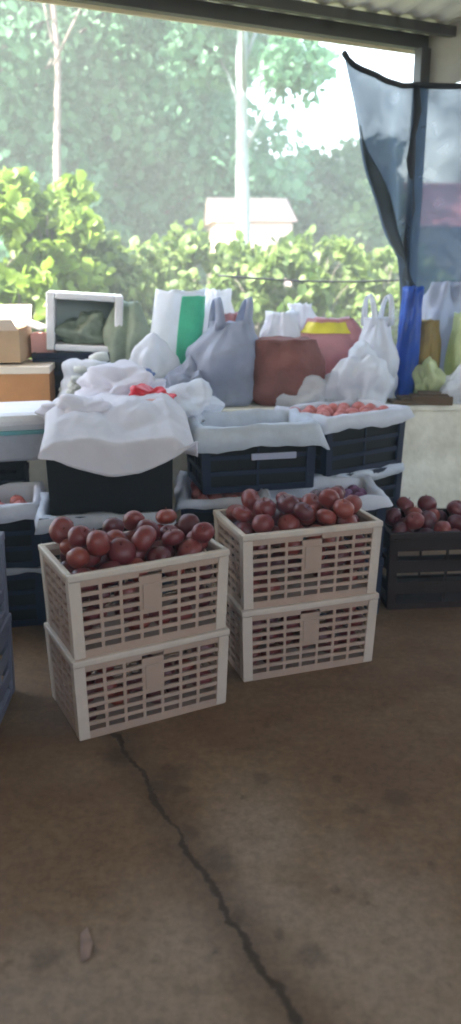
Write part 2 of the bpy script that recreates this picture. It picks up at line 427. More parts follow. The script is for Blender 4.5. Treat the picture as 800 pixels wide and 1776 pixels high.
# A: left pair
A = (-1.27, 3.05, .22)
navy(A[0], A[1], 0, A[2], 'dark blue crate on the floor at the left, under the crate of pink fruit')
navy(A[0], A[1], NH, A[2], 'dark blue crate at the left holding pink fruit in white paper')
liner(A[0], A[1], 0, A[2], 'thin grey paper edge between the two dark blue crates at the left', M_linerg, drop=.02, flare=.004, up=.002, seed=4, floor=False)
liner(A[0], A[1], NH, A[2], 'white paper liner round the pink fruit in the crate at the left', M_liner, drop=.04, seed=5)
fruits(A[0], A[1], NH * 2 - .075, A[2], 34, .034, M_fruit, 'round_fruit', 'pinkish red fruit on white paper in the left blue crate', 'fruit in the left blue crate', 1)
# B: stack under the black crate
B = (-.735, 2.985, .16)
navy(B[0], B[1] + .01, 0, B[2], 'dark blue crate on the floor behind the left cream crates')
navy(B[0], B[1] + .01, NH, B[2], 'dark blue crate under the black crate and the hanging white sheet')
liner(B[0], B[1] + .01, NH, B[2], 'crumpled grey paper rim squeezed under the black crate', M_linerg, drop=.045, flare=.02, seed=8, floor=False, up=.004)
put(blk, B[0] + .035, B[1] + .03, NH * 2 + .004, B[2])
# C: two columns and one crate across them
C1 = (.14, 3.25, PI / 2 + .05); C2 = (.16, 3.225, .08); C3 = (-.115, 3.30, .24)
navy(*C1[:2], 0, C1[2], 'dark blue crate on the floor in the shade between the two cream stacks')
navy(*C1[:2], NH, C1[2], 'dark blue crate with red fruit on paper, left of the two under the middle crate')
liner(*C1[:2], NH, C1[2], 'white paper round the red fruit seen between the cream stacks', M_liner, drop=.03, seed=11)
fruits(*C1[:2], NH * 2 - .07, C1[2], 20, .036, M_fruit, 'round_fruit', 'dusky red fruit in the crate behind the gap of the cream stacks', 'fruit behind the gap of the cream stacks', 2)
navy(*C2[:2], 0, C2[2], 'dark blue crate on the floor behind the right cream crates')
navy(*C2[:2], NH, C2[2], 'dark blue crate with purple fruit, right of the two under the middle crate')
liner(*C2[:2], NH, C2[2], 'white paper round the purple fruit behind the right cream crate', M_liner, drop=.035, seed=13)
fruits(*C2[:2], NH * 2 - .07, C2[2], 24, .032, M_plum, 'round_fruit', 'purple fruit on white paper behind the right cream crate', 'purple fruit behind the right cream crate', 3, x0=.30)
c3o = navy(*C3[:2], NH * 2 + .012, C3[2], 'dark blue crate with a grey handle bar, set across two others in the middle')
mb = MB(); mb.box((NL * .62, -.020, NH * .60), (.20, .012, .028)); mb.build('handle_bar', M_lilac, c3o, bevel=.003)
liner(*C3[:2], NH * 2 + .012, C3[2], 'wide grey paper liner flaring out of the middle blue crate', M_linerg, drop=.065, flare=.05, deep=.10, seed=17, up=.03)
# D: right rear stack
D = (.445, 3.64, .60)
navy(*D[:2], 0, D[2], 'dark blue crate on the floor beside the crate of loose red apples')
navy(*D[:2], NH, D[2], 'dark blue crate in the middle of the right rear stack')
navy(*D[:2], NH * 2, D[2], 'dark blue crate topping the right rear stack below the white bag')
liner(*D[:2], NH, D[2], 'thin grey paper edge halfway up the right rear stack of blue crates', M_linerg, drop=.03, flare=.006, up=.002, seed=19, floor=False)
liner(*D[:2], NH * 2, D[2], 'thick white paper liner on the topmost right rear blue crate', M_liner, drop=.040, flare=.028, deep=.09, seed=23, up=.025)
fruits(*D[:2], NH * 3 - .040, D[2], 30, .036, M_fruit, 'round_fruit', 'rosy fruit on white paper on top of the right rear stack', 'fruit on the right rear stack', 4)
# E: stack under the foam box at the left
E_ = (-1.44, 3.52, .2)
navy(*E_[:2], 0, E_[2], 'dark blue crate on the floor under the white foam box at the left')
navy(*E_[:2], NH, E_[2], 'upper dark blue crate under the shallow tray and foam box at the left')
tr = crate('shallow_tray', 'shallow black tray between the blue crates and the white foam box', 'tray', NL, NW, .10, M_black, taper=.004, rows=1, cols=2, rimh=.02)
put(tr, E_[0], E_[1], NH * 2 + .002, E_[2])
# dark apple crate on the floor at the right
dk = crate('apple_crate', 'dark brown crate of red apples on the floor at the right edge', 'crate', .52, .34, .36, M_dark, taper=.006, rows=3, cols=2, rimh=.03)
DK = (.70, 3.31, .10); put(dk, *DK[:2], 0, DK[2])
na.append(apples(DK, 0, 190, 'dark red apple heaped in the dark crate at the right edge', 'apples in the dark crate at the right', lambda x, y, z: z > .36 - .07, 21, W=.34, r0=.044, ztop=.36, lim=.05))
print('apples', na)
# pale lilac crates at the left edge
lc = crate('storage_crate', 'upper greyish lilac plastic crate cut off by the left edge of the photo', 'crate', .49, .33, .30, mat('grey_lilac_plastic', (.15, .15, .20), .5, .1, 4), taper=.004, rows=3, cols=2, rimh=.03)
put(lc, -1.25, 2.235, .30, .05)
put(copy_tree(lc), -1.25, 2.235, 0, .05, 'lower greyish lilac plastic crate on the floor at the left edge')

# ------------------------------------------------------------------ counter and the goods on it
CY, CYAW, CZ = 4.24, .13, .768
ct = thing('counter', 'long low plastered counter of pale beige masonry behind all the crates', 'counter', (.85, CY, 0), CYAW)
mb = MB(); mb.box((0, .36, (CZ - .03) / 2 - .002), (5.6, .70, CZ - .034)); mb.build('counter_wall', M_plaster, ct, bevel=.01)
mb = MB(); mb.box((0, .36, CZ - .018), (5.64, .74, .034)); mb.build('counter_top', M_plaster, ct, bevel=.008)

def bag(name, label, cat, loc, w, d, h, rz, m, seed, neck=.55, handles=False, lean=0., leany=0., square=3.2, group=None, band=None, crump=.05, top=.82):
    """a filled soft bag: bulging cross-sections, gathered neck, creases"""
    root = thing(name, label, cat, loc, rz, group); nz, n = 22, 44; v = []; f = []
    for j in range(nz + 1):
        t = j / nz
        k = (.86 + .14 * math.sin(min(1, t / .35) * PI / 2)) if t < .35 else (1 if t < top - .25 else 1 - (1 - neck) * (0.5 - .5 * math.cos(PI * min(1, (t - top + .25) / (1.25 - top)))))
        if t < .06: k *= .9 + .1 * t / .06
        for i in range(n):
            a = 2 * PI * i / n; ca, sa = math.cos(a), math.sin(a)
            r = (abs(ca) ** square + abs(sa) ** square) ** (-1 / square)
            x, y, z = ca * r * k * w / 2, sa * r * k * d / 2, t * h
            P = Vector((ca * 1.6 + seed * 7.1, sa * 1.6, t * 3.2))
            q = mnoise.noise(P * 1.2) * .7 + .5 * mnoise.noise(Vector((ca * 4 + seed, sa * 4, t * 2.2 + 5))) + .3 * abs(mnoise.noise(P * 4.0))
            fold = mnoise.noise(Vector((a * 5 / PI * 1.2 + seed, 0, t * .7))) * (t > .4) * (t - .4)
            rid = abs(mnoise.noise(Vector((ca * 2.6 + seed * 3, sa * 2.6 + t * .9, t * .8)))) + .6 * abs(mnoise.noise(Vector((ca * 5 + seed, sa * 5, t * 4.5 + seed))))
            g = crump * (.6 * q + 1.2 * fold + .5 * (.35 - rid) + .9 * creases(Vector((ca, sa, t * 1.6)), int(seed), 9, .6, 2.0)) * min(1, t * 5)
            x += ca * g * w * 2; y += sa * g * d * 2; z += g * .5 * h * .4 * (t > .1)
            if t > .9: z += .03 * h * mnoise.noise(Vector((a * 3, seed, 3)))
            v.append((x + lean * t * t, y + leany * t * t, z))
    for j in range(nz):
        for i in range(n): f.append((j * n + i, j * n + (i + 1) % n, (j + 1) * n + (i + 1) % n, (j + 1) * n + i))
    f += [tuple(range(n))[::-1]]
    c = len(v); v.append((lean, leany, h * .97))
    for i in range(n): f.append((nz * n + i, nz * n + (i + 1) % n, c))
    mb = MB().add(v, f); mb.build('bag_body', m, root, smooth=True)
    if handles:
        for sx in (-1, 1):
            hv = []; hf = []; n2 = 12; ww = w * .17
            for i in range(n2 + 1):
                t = i / n2; ang = PI * t
                y = math.cos(ang) * d * .22; z = h * .90 + math.sin(ang) * h * .36
                x = sx * w * (.20 + .05 * math.sin(ang)) + lean * (1 + .5 * math.sin(ang)) + .015 * math.sin(seed + 3 * t)
                wob = .012 * mnoise.noise(Vector((t * 4, seed, sx)))
                hv += [(x - ww / 2 * (1 - .4 * math.sin(ang)), y + wob + leany, z), (x + ww / 2 * (1 - .4 * math.sin(ang)), y - wob + leany, z + .01)]
            for i in range(n2): hf.append((2 * i, 2 * i + 1, 2 * i + 3, 2 * i + 2))
            MB().add(hv, hf).build('bag_handle', m, root, smooth=True, solid=.006)
    if band:                                   # a coloured stripe round the bag, a few mm proud
        m2, lo, hi, a0, a1 = band; bv = []; bf = []; ia = [i for i in range(n + 1)]
        for j in range(nz + 1):
            if lo <= j / nz <= hi:
                row = []
                for i in range(n):
                    a = 360 * i / n
                    if (a0 <= a <= a1): row.append(v[j * n + i])
                bv.append(row)
        k = len(bv[0]); C0 = Vector((lean * .5, leany * .5, 0))
        pts = []
        for row in bv:
            for p in row:
                d_ = Vector((p[0] - C0.x, p[1] - C0.y, 0)).normalized() * .005; pts.append((p[0] + d_.x, p[1] + d_.y, p[2] + .002))
        for j in range(len(bv) - 1):
            for i in range(k - 1): bf.append((j * k + i, j * k + i + 1, (j + 1) * k + i + 1, (j + 1) * k + i))
        MB().add(pts, bf).build('printed_stripe', m2, root, smooth=True)
    return root
def blob(name, label, cat, loc, size, rz, m, seed, amp=.28, freq=2.2, group=None):
    """a crumpled soft heap lying on its base"""
    bm = bmesh.new(); bmesh.ops.create_icosphere(bm, subdivisions=5, radius=1)
    for q in bm.verts:
        c = q.co.copy(); o = Vector((seed * 3.7, seed * 1.3, seed))
        k = 1 + amp * (1.1 * mnoise.noise(c * freq * .45 + o) + .75 * creases(c, seed, 8, .5, 1.3) + .75 * creases(c, seed + 50, 9, 1.3, 3.2))
        c = c * k; c.z = max(c.z, -.55)
        q.co = Vector((c.x * size[0] / 2, c.y * size[1] / 2, (c.z + .55) * size[2] / 1.55))
    me = bpy.data.meshes.new(name); bm.to_mesh(me); bm.free()
    me.polygons.foreach_set('use_smooth', [True] * len(me.polygons)); me.materials.append(m)
    o = bpy.data.objects.new(name, me); COL.objects.link(o); o.location = loc; o.rotation_euler.z = rz
    return tag(o, label, cat, group)
def ctop(px, dy):                        # a place on the counter: photo column px, dy metres behind its front edge
    x = 0.0
    for _ in range(12):
        Y = CY + (x - .85) * math.tan(CYAW) + dy; x = (px - 400) / F * (Y / (cp + .19 * sp))
    return (x, Y, CZ)

def carton(name, label, loc, L, W, h, rz, m, mt, lid=.0, flaps=False):
    r = thing(name, label, 'cardboard box', loc, rz)
    t = .006; mb = MB()
    mb.box((0, -W / 2 + t / 2, h / 2), (L, t, h)); mb.box((0, W / 2 - t / 2, h / 2), (L, t, h))
    mb.box((-L / 2 + t / 2, 0, h / 2), (t, W - 2 * t - .001, h - .002)); mb.box((L / 2 - t / 2, 0, h / 2), (t, W - 2 * t - .001, h - .002))
    mb.box((0, 0, .006), (L - 2 * t - .002, W - 2 * t - .002, .006)); mb.build('box_wall', m, r)
    if lid:
        mb = MB(); mb.box((0, 0, h - .005), (L + .014, W + .014, lid)); mb.build('box_lid', mt, r, bevel=.004)
    if flaps:
        mb = MB(); mb.box((0, -W / 2 - .05, h + .02), (L - .01, .13, .005), rx=-.5); mb.build('box_flap', mt, r)
        mb = MB(); mb.box((0, W / 2 + .03, h + .05), (L - .01, .13, .005), rx=1.0); mb.build('box_flap', mt, r)
        mb = MB(); mb.box((L / 2 + .05, 0, h + .012), (.12, W - .02, .005), ry=.35); mb.build('box_flap', mt, r)
    mb = MB(); mb.box((0, -W / 2 - .0015, h * .5), (.05, .002, h * .96)); mb.build('packing_tape', mt, r)
    return r
# left end: cartons
x, y, z = ctop(20, .30)
carton('carton', 'orange brown carton with a pale lid at the left end of the counter', (x - .10, y, CZ), .62, .40, .205, .10, M_card, M_cardwhite, lid=.035)
carton('carton', 'tan open carton with spread flaps on top of the orange brown carton', (x - .16, y + .05, CZ + .23), .46, .30, .17, .02, M_cardlight, M_cardwhite, flaps=True)
x2, y2, _ = ctop(83, .42)
carton('carton', 'small pink carton squeezed between the tan carton and the foam box', (x2 - .02, y2 + .02, CZ + .002), .12, .12, .36, .1, M_pinkcard, M_pinkcard)
# foam box on the tray at the left
fb = thing('foam_box', 'long white foam box with a teal tape line at the left edge', 'foam box', (E_[0] + .30, E_[1] + .15, NH * 2 + .104), .26)
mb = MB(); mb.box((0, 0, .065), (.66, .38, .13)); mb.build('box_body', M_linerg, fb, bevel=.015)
mb = MB(); mb.box((0, 0, .175), (.68, .40, .085)); mb.build('box_lid', M_foam, fb, bevel=.034)
mb = MB(); mb.box((0, 0, .131), (.674, .394, .018)); mb.build('tape_line', M_teal, fb, bevel=.004)
# blue crate on the counter with an open foam box tipped on its side
x, y, z = ctop(150, .40)
navy(x - .26, y - .10, CZ + .002, CYAW, 'dark blue crate on the counter under the tipped open foam box')
tb = thing('foam_box', 'white foam box tipped on its side, open front showing grey inside', 'foam box', (x - .02, y + .08, CZ + NH + .006), .16)
tb.rotation_euler.y = .06
w_, h_, d_, t_ = .40, .30, .30, .034
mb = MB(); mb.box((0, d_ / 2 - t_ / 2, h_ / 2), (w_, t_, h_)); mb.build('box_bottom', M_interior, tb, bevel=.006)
mb = MB(); mb.box((-w_ / 2 + t_ * .65, -t_ / 2 - .001, h_ / 2), (t_ * 1.3, d_ - t_, h_)); mb.build('box_side', M_foam, tb, bevel=.008)
mb = MB(); mb.box((w_ / 2 - t_ * .65, -t_ / 2 - .001, h_ / 2), (t_ * 1.3, d_ - t_, h_)); mb.build('box_side', M_foam, tb, bevel=.008)
mb = MB(); mb.box((0, -t_ / 2 - .001, h_ - t_ / 2), (w_ - 2.6 * t_ - .002, d_ - t_, t_)); mb.build('box_side', M_foam, tb, bevel=.008)
mb = MB(); mb.box((0, -t_ / 2 - .001, t_ / 2), (w_ - 2.6 * t_ - .002, d_ - t_, t_)); mb.build('box_side', M_foam, tb, bevel=.008)
blob('plastic_bag', 'grey green crumpled bag stuffed inside the tipped foam box', 'bag', (x + .0, y + .04, CZ + NH + .045), (.26, .20, .17), .2, M_baggreen, 41, amp=.34)
# foam net bundle
x, y, z = ctop(170, .12)
nb = thing('net_bundle', 'heap of pale grey foam fruit nets in front of the tipped foam box', 'packing nets', (x, y, CZ), .1)
r_ = random.Random(5)
mb = MB()
for i in range(70):
    a, rr = r_.uniform(0, 6.28), math.sqrt(r_.random()); px_, py_ = rr * math.cos(a) * .19, rr * math.sin(a) * .12
    pz = .03 + (1 - rr ** 2) * .24 * r_.uniform(.5, 1)
    dr = Vector((r_.gauss(0, 1), r_.gauss(0, .6), r_.gauss(0, .5))).normalized() * r_.uniform(.03, .05)
    c = Vector((px_, py_, pz)); rad = r_.uniform(.022, .034)
    mb.tube([c - dr, c - dr * .3, c + dr * .3, c + dr], [rad * .7, rad, rad, rad * .7], 9)
mb.build('foam_nets', M_net_fill, nb, smooth=True)['kind'] = 'stuff'
o = blob('b', None, None, (0, 0, 0), (.40, .25, .24), 0, M_linerg, 9); o.name = 'net_sack'; o.data.name = 'net_sack'; o.parent = nb
# sacks standing along the counter
x, y, z = ctop(226, .42); bag('grey_sack', 'rounded grey green sack between the tipped foam box and striped bag', 'sack', (x, y, CZ), .26, .24, .52, .2, M_baggreen, 2, neck=.5, crump=.06)
x, y, z = ctop(300, .36); bag('striped_bag', 'tall white bag with a broad green side leaning on the counter', 'bag', (x, y, CZ), .27, .20, .58, .15, M_bagw, 3, neck=.97, lean=.05, crump=.025, square=5, band=(M_green, .05, .97, 266, 356), top=.99)
x, y, z = ctop(388, .16); bag('carrier_bag', 'lilac grey carrier bag with knotted handles behind the middle crate', 'carrier bag', (x, y, CZ), .33, .24, .43, .1, M_baggrey, 5, neck=.55, handles=True, lean=.03, group='carrier bags on the counter')
x, y, z = ctop(375, .52); bag('carrier_bag', 'pale grey bag with a gathered top behind the lilac grey bag', 'carrier bag', (x, y, CZ), .28, .22, .58, .3, M_bagw, 6, neck=.45, crump=.07, group='carrier bags on the counter')
x, y, z = ctop(495, .16); bag('brown_sack', 'full reddish brown sack in the middle of the counter', 'sack', (x, y, CZ), .40, .28, .34, .1, M_brown, 7, neck=.8, crump=.05)
x, y, z = ctop(492, .46); bag('carrier_bag', 'white crumpled bag behind the reddish brown sack', 'carrier bag', (x, y, CZ), .30, .24, .46, .1, M_bagw, 8, neck=.6, crump=.08, group='carrier bags on the counter')
x, y, z = ctop(588, .40); bag('pink_bag', 'bulging pink plastic bag with a yellow strip near its top', 'bag', (x, y, CZ), .46, .30, .43, .1, M_pink, 9, neck=.55, crump=.06, lean=-.05, band=(M_yellow, .80, .97, 190, 300))
x, y, z = ctop(652, .20); bag('carrier_bag', 'thin white carrier bag with upright handles beside the blue bag', 'carrier bag', (x, y, CZ), .22, .2, .44, .2, M_bagw, 11, neck=.5, handles=True, group='carrier bags on the counter')
x, y, z = ctop(705, .26); bag('blue_bag', 'tall narrow bright blue bag standing at the right of the counter', 'bag', (x, y, CZ), .115, .14, .60, .1, M_blue, 12, neck=.8, crump=.05, lean=.015)
x, y, z = ctop(735, .30); bag('paper_sack', 'mustard brown paper sack right of the blue bag', 'sack', (x, y, CZ), .15, .16, .42, .1, M_mustard, 13, neck=.75, crump=.05)
x, y, z = ctop(768, .50); bag('carrier_bag', 'large lilac white bag behind the mustard sack', 'carrier bag', (x, y, CZ), .28, .26, .62, .1, M_baggrey, 14, neck=.6, crump=.08, group='carrier bags on the counter')
x, y, z = ctop(800, .22); bag('lime_bag', 'pale lime bag at the right edge above the counter', 'bag', (x, y, CZ), .12, .18, .46, .1, M_limebag, 15, neck=.7, crump=.06)
x, y, z = ctop(800, .07); blob('plastic_bag', 'small white bag slumped on the counter edge at the far right', 'bag', (x, y - .02, CZ), (.20, .16, .16), .2, M_bagw, 16, group='slumped white bags')
for k, (px_, dy, L_, W_, h_, rz_, lab) in enumerate(((720, .05, .24, .13, .02, .1, 'dark flattened cardboard scrap on the counter beside the blue crates'), (752, .03, .22, .12, .045, -.15, 'brown folded cardboard scrap on the counter edge by the slumped bag'))):
    x, y, z = ctop(px_, dy); mb = MB(); mb.box((0, 0, h_ / 2), (L_, W_, h_)); mb.box((.02, .01, h_ + .008), (L_ * .8, W_ * .7, .012), rx=.08)
    o = mb.build('cardboard_scrap', M_carddark, bevel=.003, loc=(x, y, CZ + .001), rz=rz_); tag(o, lab, 'cardboard', 'cardboard scraps on the counter')
x, y, z = ctop(398, .42); bag('pink_bag', 'small pinkish bag peeping out behind the lilac grey carrier bag', 'bag', (x + .03, y, CZ), .24, .20, .46, .2, M_pink, 31, neck=.6, crump=.08)
x, y, z = ctop(548, .08); blob('plastic_bag', 'low white plastic bag between the reddish brown sack and the rear stack', 'bag', (x, y, CZ), (.26, .18, .14), .1, M_bagw, 32, amp=.36, group='slumped white bags')
x, y, z = ctop(250, .14); blob('plastic_bag', 'grey white bag filling the gap left of the striped bag', 'bag', (x, y, CZ), (.30, .22, .26), .4, M_bagw, 33, amp=.34, group='slumped white bags')
x, y, z = ctop(335, .10); blob('plastic_bag', 'pale bag crammed between the striped bag and the lilac grey bag', 'bag', (x, y, CZ), (.24, .2, .22), .4, M_baggrey, 34, amp=.34, group='slumped white bags')
x, y, z = ctop(748, .16); blob('plastic_bag', 'little cream bag on the counter below the mustard sack', 'bag', (x, y, CZ), (.18, .15, .20), .4, M_limebag, 35, amp=.34)
x, y, z = ctop(520, .62); bag('carrier_bag', 'white bag peaking between the white crumpled and pink bags', 'carrier bag', (x, y, CZ), .30, .2, .50, .3, M_bagw, 36, neck=.4, crump=.1, group='carrier bags on the counter')
# crumpled white bag on the right rear stack
cD, sD = math.cos(D[2]), math.sin(D[2])
x, y, z = ctop(630, .10); blob('plastic_bag', 'crumpled white bag slumped behind the topmost right rear blue crate', 'bag', (x, y, CZ), (.36, .26, .30), D[2] - .1, M_bagw, 18, amp=.34, group='slumped white bags')

# white sheet over the black crate
def sheet():
    ns, nt_ = 60, 70; v = []; f = []
    for j in range(nt_ + 1):
        t = j / nt_
        for i in range(ns + 1):
            s = i / ns
            drop = .035 + .115 * math.sin(PI * min(1, max(0, s * 1.02))) ** .8 - .03 * s
            lx = -.005 + .58 * s - .03 * t - .03 * max(0, 1 - t / .3) * max(0, .25 - s) / .25
            if t < .14:
                u = 1 - t / .14; ly = -.030 - .012 * u; z = .300 - drop * u
            else:
                u = (t - .14) / .86; ly = -.030 + .88 * u; z = .300 + .075 * math.sin(PI * min(1, u * 1.1)) + .02 * u
            q = mnoise.noise(Vector((s * 4, t * 5, 1))) * .6 + .6 * (abs(mnoise.noise(Vector((s * 5 + 3, t * 8, 4)))) - .2) + .35 * (abs(mnoise.noise(Vector((s * 13, t * 16, 9)))) - .2)
            z += .045 * (.6 * q + .9 * creases(Vector((s * 1.3, t * 1.6, 0)), 77, 10, .8, 2.6)) * (.25 + .75 * min(1, t * 3)); ly += .02 * mnoise.noise(Vector((s * 6, t * 2, 2))) - .004
            z -= .06 * max(0, s - .85) / .15 * (t > .05); z -= .03 * max(0, .08 - s) / .08
            v.append((lx, ly, z))
    for j in range(nt_):
        for i in range(ns): f.append((j * (ns + 1) + i, j * (ns + 1) + i + 1, (j + 1) * (ns + 1) + i + 1, (j + 1) * (ns + 1) + i))
    o = MB().add(v, f).build('paper_sheet', M_paper, smooth=True, solid=.004)
    put(o, B[0] + .035, B[1] + .03, NH * 2 + .004, B[2])
    tag(o, 'large white paper sheet draped over the black crate with a sagging front edge', 'paper sheet')
sheet()
p = at(140, 722, 3.35); blob('wrapping_paper', 'crumpled white paper at the left side of the draped sheet', 'paper', (p.x, p.y, .83), (.30, .24, .11), .3, M_paper, 21, amp=.35, freq=2.8, group='crumpled papers on the sheet')
p = at(215, 690, 3.75); blob('wrapping_paper', 'lilac white crumpled paper behind the red bag', 'paper', (p.x, p.y, .86), (.44, .30, .14), .1, M_paper, 22, amp=.35, freq=2.8, group='crumpled papers on the sheet')
p = at(322, 690, 3.7); blob('plastic_bag', 'white plastic bag lying right of the small red bag', 'bag', (p.x, p.y, .80), (.30, .30, .15), .2, M_bagw, 23, amp=.3, group='slumped white bags')
p = at(264, 692, 3.55); blob('red_bag', 'small bright red plastic bag on the white sheet', 'bag', (p.x, p.y, .885), (.17, .13, .075), .4, M_red, 24, amp=.4, freq=2.6)
p = at(262, 710, 3.42); blob('fruit_wrapper', 'small pink wrapper in front of the red bag', 'wrapper', (p.x, p.y, .87), (.13, .09, .05), .2, M_pinkcard, 25, amp=.35)
p = at(238, 668, 3.80); blob('blue_cloth', 'small dusty blue cloth behind the red bag', 'cloth', (p.x, p.y, .95), (.16, .10, .06), .2, mat('dusty_blue_cloth', (.10, .15, .32), .8, .15, 12), 26, amp=.35)

# ------------------------------------------------------------------ floor
def floor_mat():
    m = bpy.data.materials.new('stained_concrete'); nt, b = nodes_of(m); N, Lk = nt.nodes, nt.links
    tc = N.new('ShaderNodeTexCoord'); P = tc.outputs['Object']
    def noise(scale, det=6, rough=.65, vec=None):
        n = N.new('ShaderNodeTexNoise'); n.inputs['Scale'].default_value = scale; n.inputs['Detail'].default_value = det; n.inputs['Roughness'].default_value = rough
        Lk.new(vec or P, n.inputs['Vector']); return n
    def math_(op, a, b_=None, c=None):
        n = N.new('ShaderNodeMath'); n.operation = op
        for i, q in enumerate((a, b_, c)):
            if q is None: continue
            if isinstance(q, (int, float)): n.inputs[i].default_value = q
            else: Lk.new(q, n.inputs[i])
        return n.outputs[0]
    def rng_(x, a, b_, c, d):
        n = N.new('ShaderNodeMapRange'); Lk.new(x, n.inputs[0])
        for i, q in enumerate((a, b_, c, d)): n.inputs[i + 1].default_value = q
        n.interpolation_type = 'SMOOTHSTEP'; return n.outputs[0]
    def mix(fac, a, b_):
        n = N.new('ShaderNodeMix'); n.data_type = 'RGBA'; Lk.new(fac, n.inputs['Factor'])
        for q, i in ((a, 6), (b_, 7)):
            if isinstance(q, tuple): n.inputs[i].default_value = q + (1,)
            else: Lk.new(q, n.inputs[i])
        return n.outputs[2]
    big, medn, fine = noise(.9), noise(3.5, 8), noise(38, 8, .8)
    col = mix(rng_(big.outputs['Fac'], .35, .65, 0, 1), FLOOR_A, FLOOR_B)
    worn_sheen = None                            # pale patches: wear, with the lower floor's brighter sheen painted in
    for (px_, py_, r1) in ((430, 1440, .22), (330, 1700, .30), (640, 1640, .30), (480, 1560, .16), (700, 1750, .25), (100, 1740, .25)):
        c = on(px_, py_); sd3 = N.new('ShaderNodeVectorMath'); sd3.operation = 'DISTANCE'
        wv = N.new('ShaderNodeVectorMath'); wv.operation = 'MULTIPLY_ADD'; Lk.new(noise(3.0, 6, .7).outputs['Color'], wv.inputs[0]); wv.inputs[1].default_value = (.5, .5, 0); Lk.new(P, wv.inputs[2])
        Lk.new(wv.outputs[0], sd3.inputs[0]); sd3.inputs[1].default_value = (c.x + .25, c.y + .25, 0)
        q = math_('SUBTRACT', 1, rng_(sd3.outputs['Value'], r1 * .3, r1 * 1.3, 0, 1)); worn_sheen = q if worn_sheen is None else math_('MAXIMUM', worn_sheen, q)
    col = mix(math_('MULTIPLY', worn_sheen, .8), col, (.245, .180, .130))
    col = mix(math_('MULTIPLY', rng_(medn.outputs['Fac'], .5, .75, 0, 1), .55), col, FLOOR_C)
    wob = noise(7, 5); warp = N.new('ShaderNodeVectorMath'); warp.operation = 'MULTIPLY_ADD'
    Lk.new(wob.outputs['Color'], warp.inputs[0]); warp.inputs[1].default_value = (.10, .10, 0); Lk.new(P, warp.inputs[2])
    # the open joint across the floor
    p1, p2 = on(240, 1335), on(515, 1776); dv = (p2 - p1).normalized(); nv_ = Vector((dv.y, -dv.x, 0))
    dp = N.new('ShaderNodeVectorMath'); dp.operation = 'DOT_PRODUCT'; Lk.new(warp.outputs[0], dp.inputs[0]); dp.inputs[1].default_value = nv_
    off = p1.dot(nv_) + .05 * (nv_.x + nv_.y)
    dist = math_('ABSOLUTE', math_('SUBTRACT', dp.outputs['Value'], off))
    wid = rng_(noise(2.2, 4).outputs['Fac'], .3, .7, .004, .017)
    crack = math_('SUBTRACT', 1, rng_(math_('DIVIDE', dist, wid), .35, 1.0, 0, 1))
    halo = math_('SUBTRACT', 1, rng_(dist, .0, .13, 0, 1))
    col = mix(math_('MULTIPLY', halo, .62), col, (.075, .045, .026))
    spots = None
    for (px_, py_, r1) in ((310, 1372, .035), (482, 1622, .024), (590, 1357, .024), (690, 1385, .045), (455, 1352, .035), (280, 1365, .05), (330, 1440, .03), (420, 1590, .03), (583, 1545, .018), (380, 1490, .05), (540, 1660, .035), (620, 1400, .03), (80, 1660, .04), (210, 1310, .06), (300, 1340, .06)):
        c = on(px_, py_); s = N.new('ShaderNodeVectorMath'); s.operation = 'DISTANCE'
        Lk.new(warp.outputs[0], s.inputs[0]); s.inputs[1].default_value = (c.x + .05, c.y + .05, 0)
        q = math_('SUBTRACT', 1, rng_(s.outputs['Value'], r1 * .4, r1 * 1.2, 0, 1)); spots = q if spots is None else math_('MAXIMUM', spots, q)
    stain = math_('MULTIPLY', rng_(noise(11, 8, .75).outputs['Fac'], .58, .72, 0, 1), .65)
    dark = math_('MAXIMUM', math_('MAXIMUM', math_('MULTIPLY', crack, .85), math_('MULTIPLY', spots, .42)), stain)
    col = mix(dark, col, (.030, .017, .009))
    hsv = N.new('ShaderNodeHueSaturation'); Lk.new(col, hsv.inputs['Color']); Lk.new(rng_(fine.outputs['Fac'], .3, .7, .72, 1.24), hsv.inputs['Value'])
    Lk.new(hsv.outputs[0], b.inputs['Base Color'])
    Lk.new(rng_(medn.outputs['Fac'], .3, .7, .62, .86), b.inputs['Roughness']); b.inputs['Specular IOR Level'].default_value = .3
    bp = N.new('ShaderNodeBump'); bp.inputs['Strength'].default_value = .35; bp.inputs['Distance'].default_value = .006
    hh = math_('SUBTRACT', math_('ADD', math_('MULTIPLY', fine.outputs['Fac'], .5), medn.outputs['Fac']), math_('MULTIPLY', crack, 1.5))
    Lk.new(hh, bp.inputs['Height']); Lk.new(bp.outputs['Normal'], b.inputs['Normal'])
    return m
FLOOR_A, FLOOR_B, FLOOR_C = (.122, .064, .029), (.195, .126, .072), (.080, .042, .019)
# building frame: the eave runs along e, n points out of the shed
EB = Vector((1.055, 5.08, 0)); ev = Vector((.901, .433, 0)).normalized(); nv2 = Vector((-ev.y, ev.x, 0))
def bf(s, o, z): q = EB + ev * s + nv2 * o; return Vector((q.x, q.y, z))
mb = MB(); v = [bf(-9, .25, 0), bf(2.5, .25, 0), bf(2.5, -12, 0), bf(-9, -12, 0)]
mb.add([q for q in v] + [q + Vector((0, 0, -.12)) for q in v], [(0, 1, 2, 3), (7, 6, 5, 4), (0, 4, 5, 1), (1, 5, 6, 2), (2, 6, 7, 3), (3, 7, 4, 0)])
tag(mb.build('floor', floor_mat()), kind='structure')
q = on(150, 1640)
mb = MB(); mb.add([(-.014, -.045, .001), (.006, -.04, .003), (.014, -.005, .008), (.004, .05, .002), (-.012, .03, .004), (-.004, 0, .009)], [(0, 1, 5), (1, 2, 5), (2, 3, 5), (3, 4, 5), (4, 0, 5)])
tag(mb.build('paper_scrap', M_scrap, solid=.002, loc=(q.x, q.y, .002), rz=.2), 'small torn pinkish paper scrap lying alone on the bare floor', 'paper scrap')
r_ = random.Random(3)
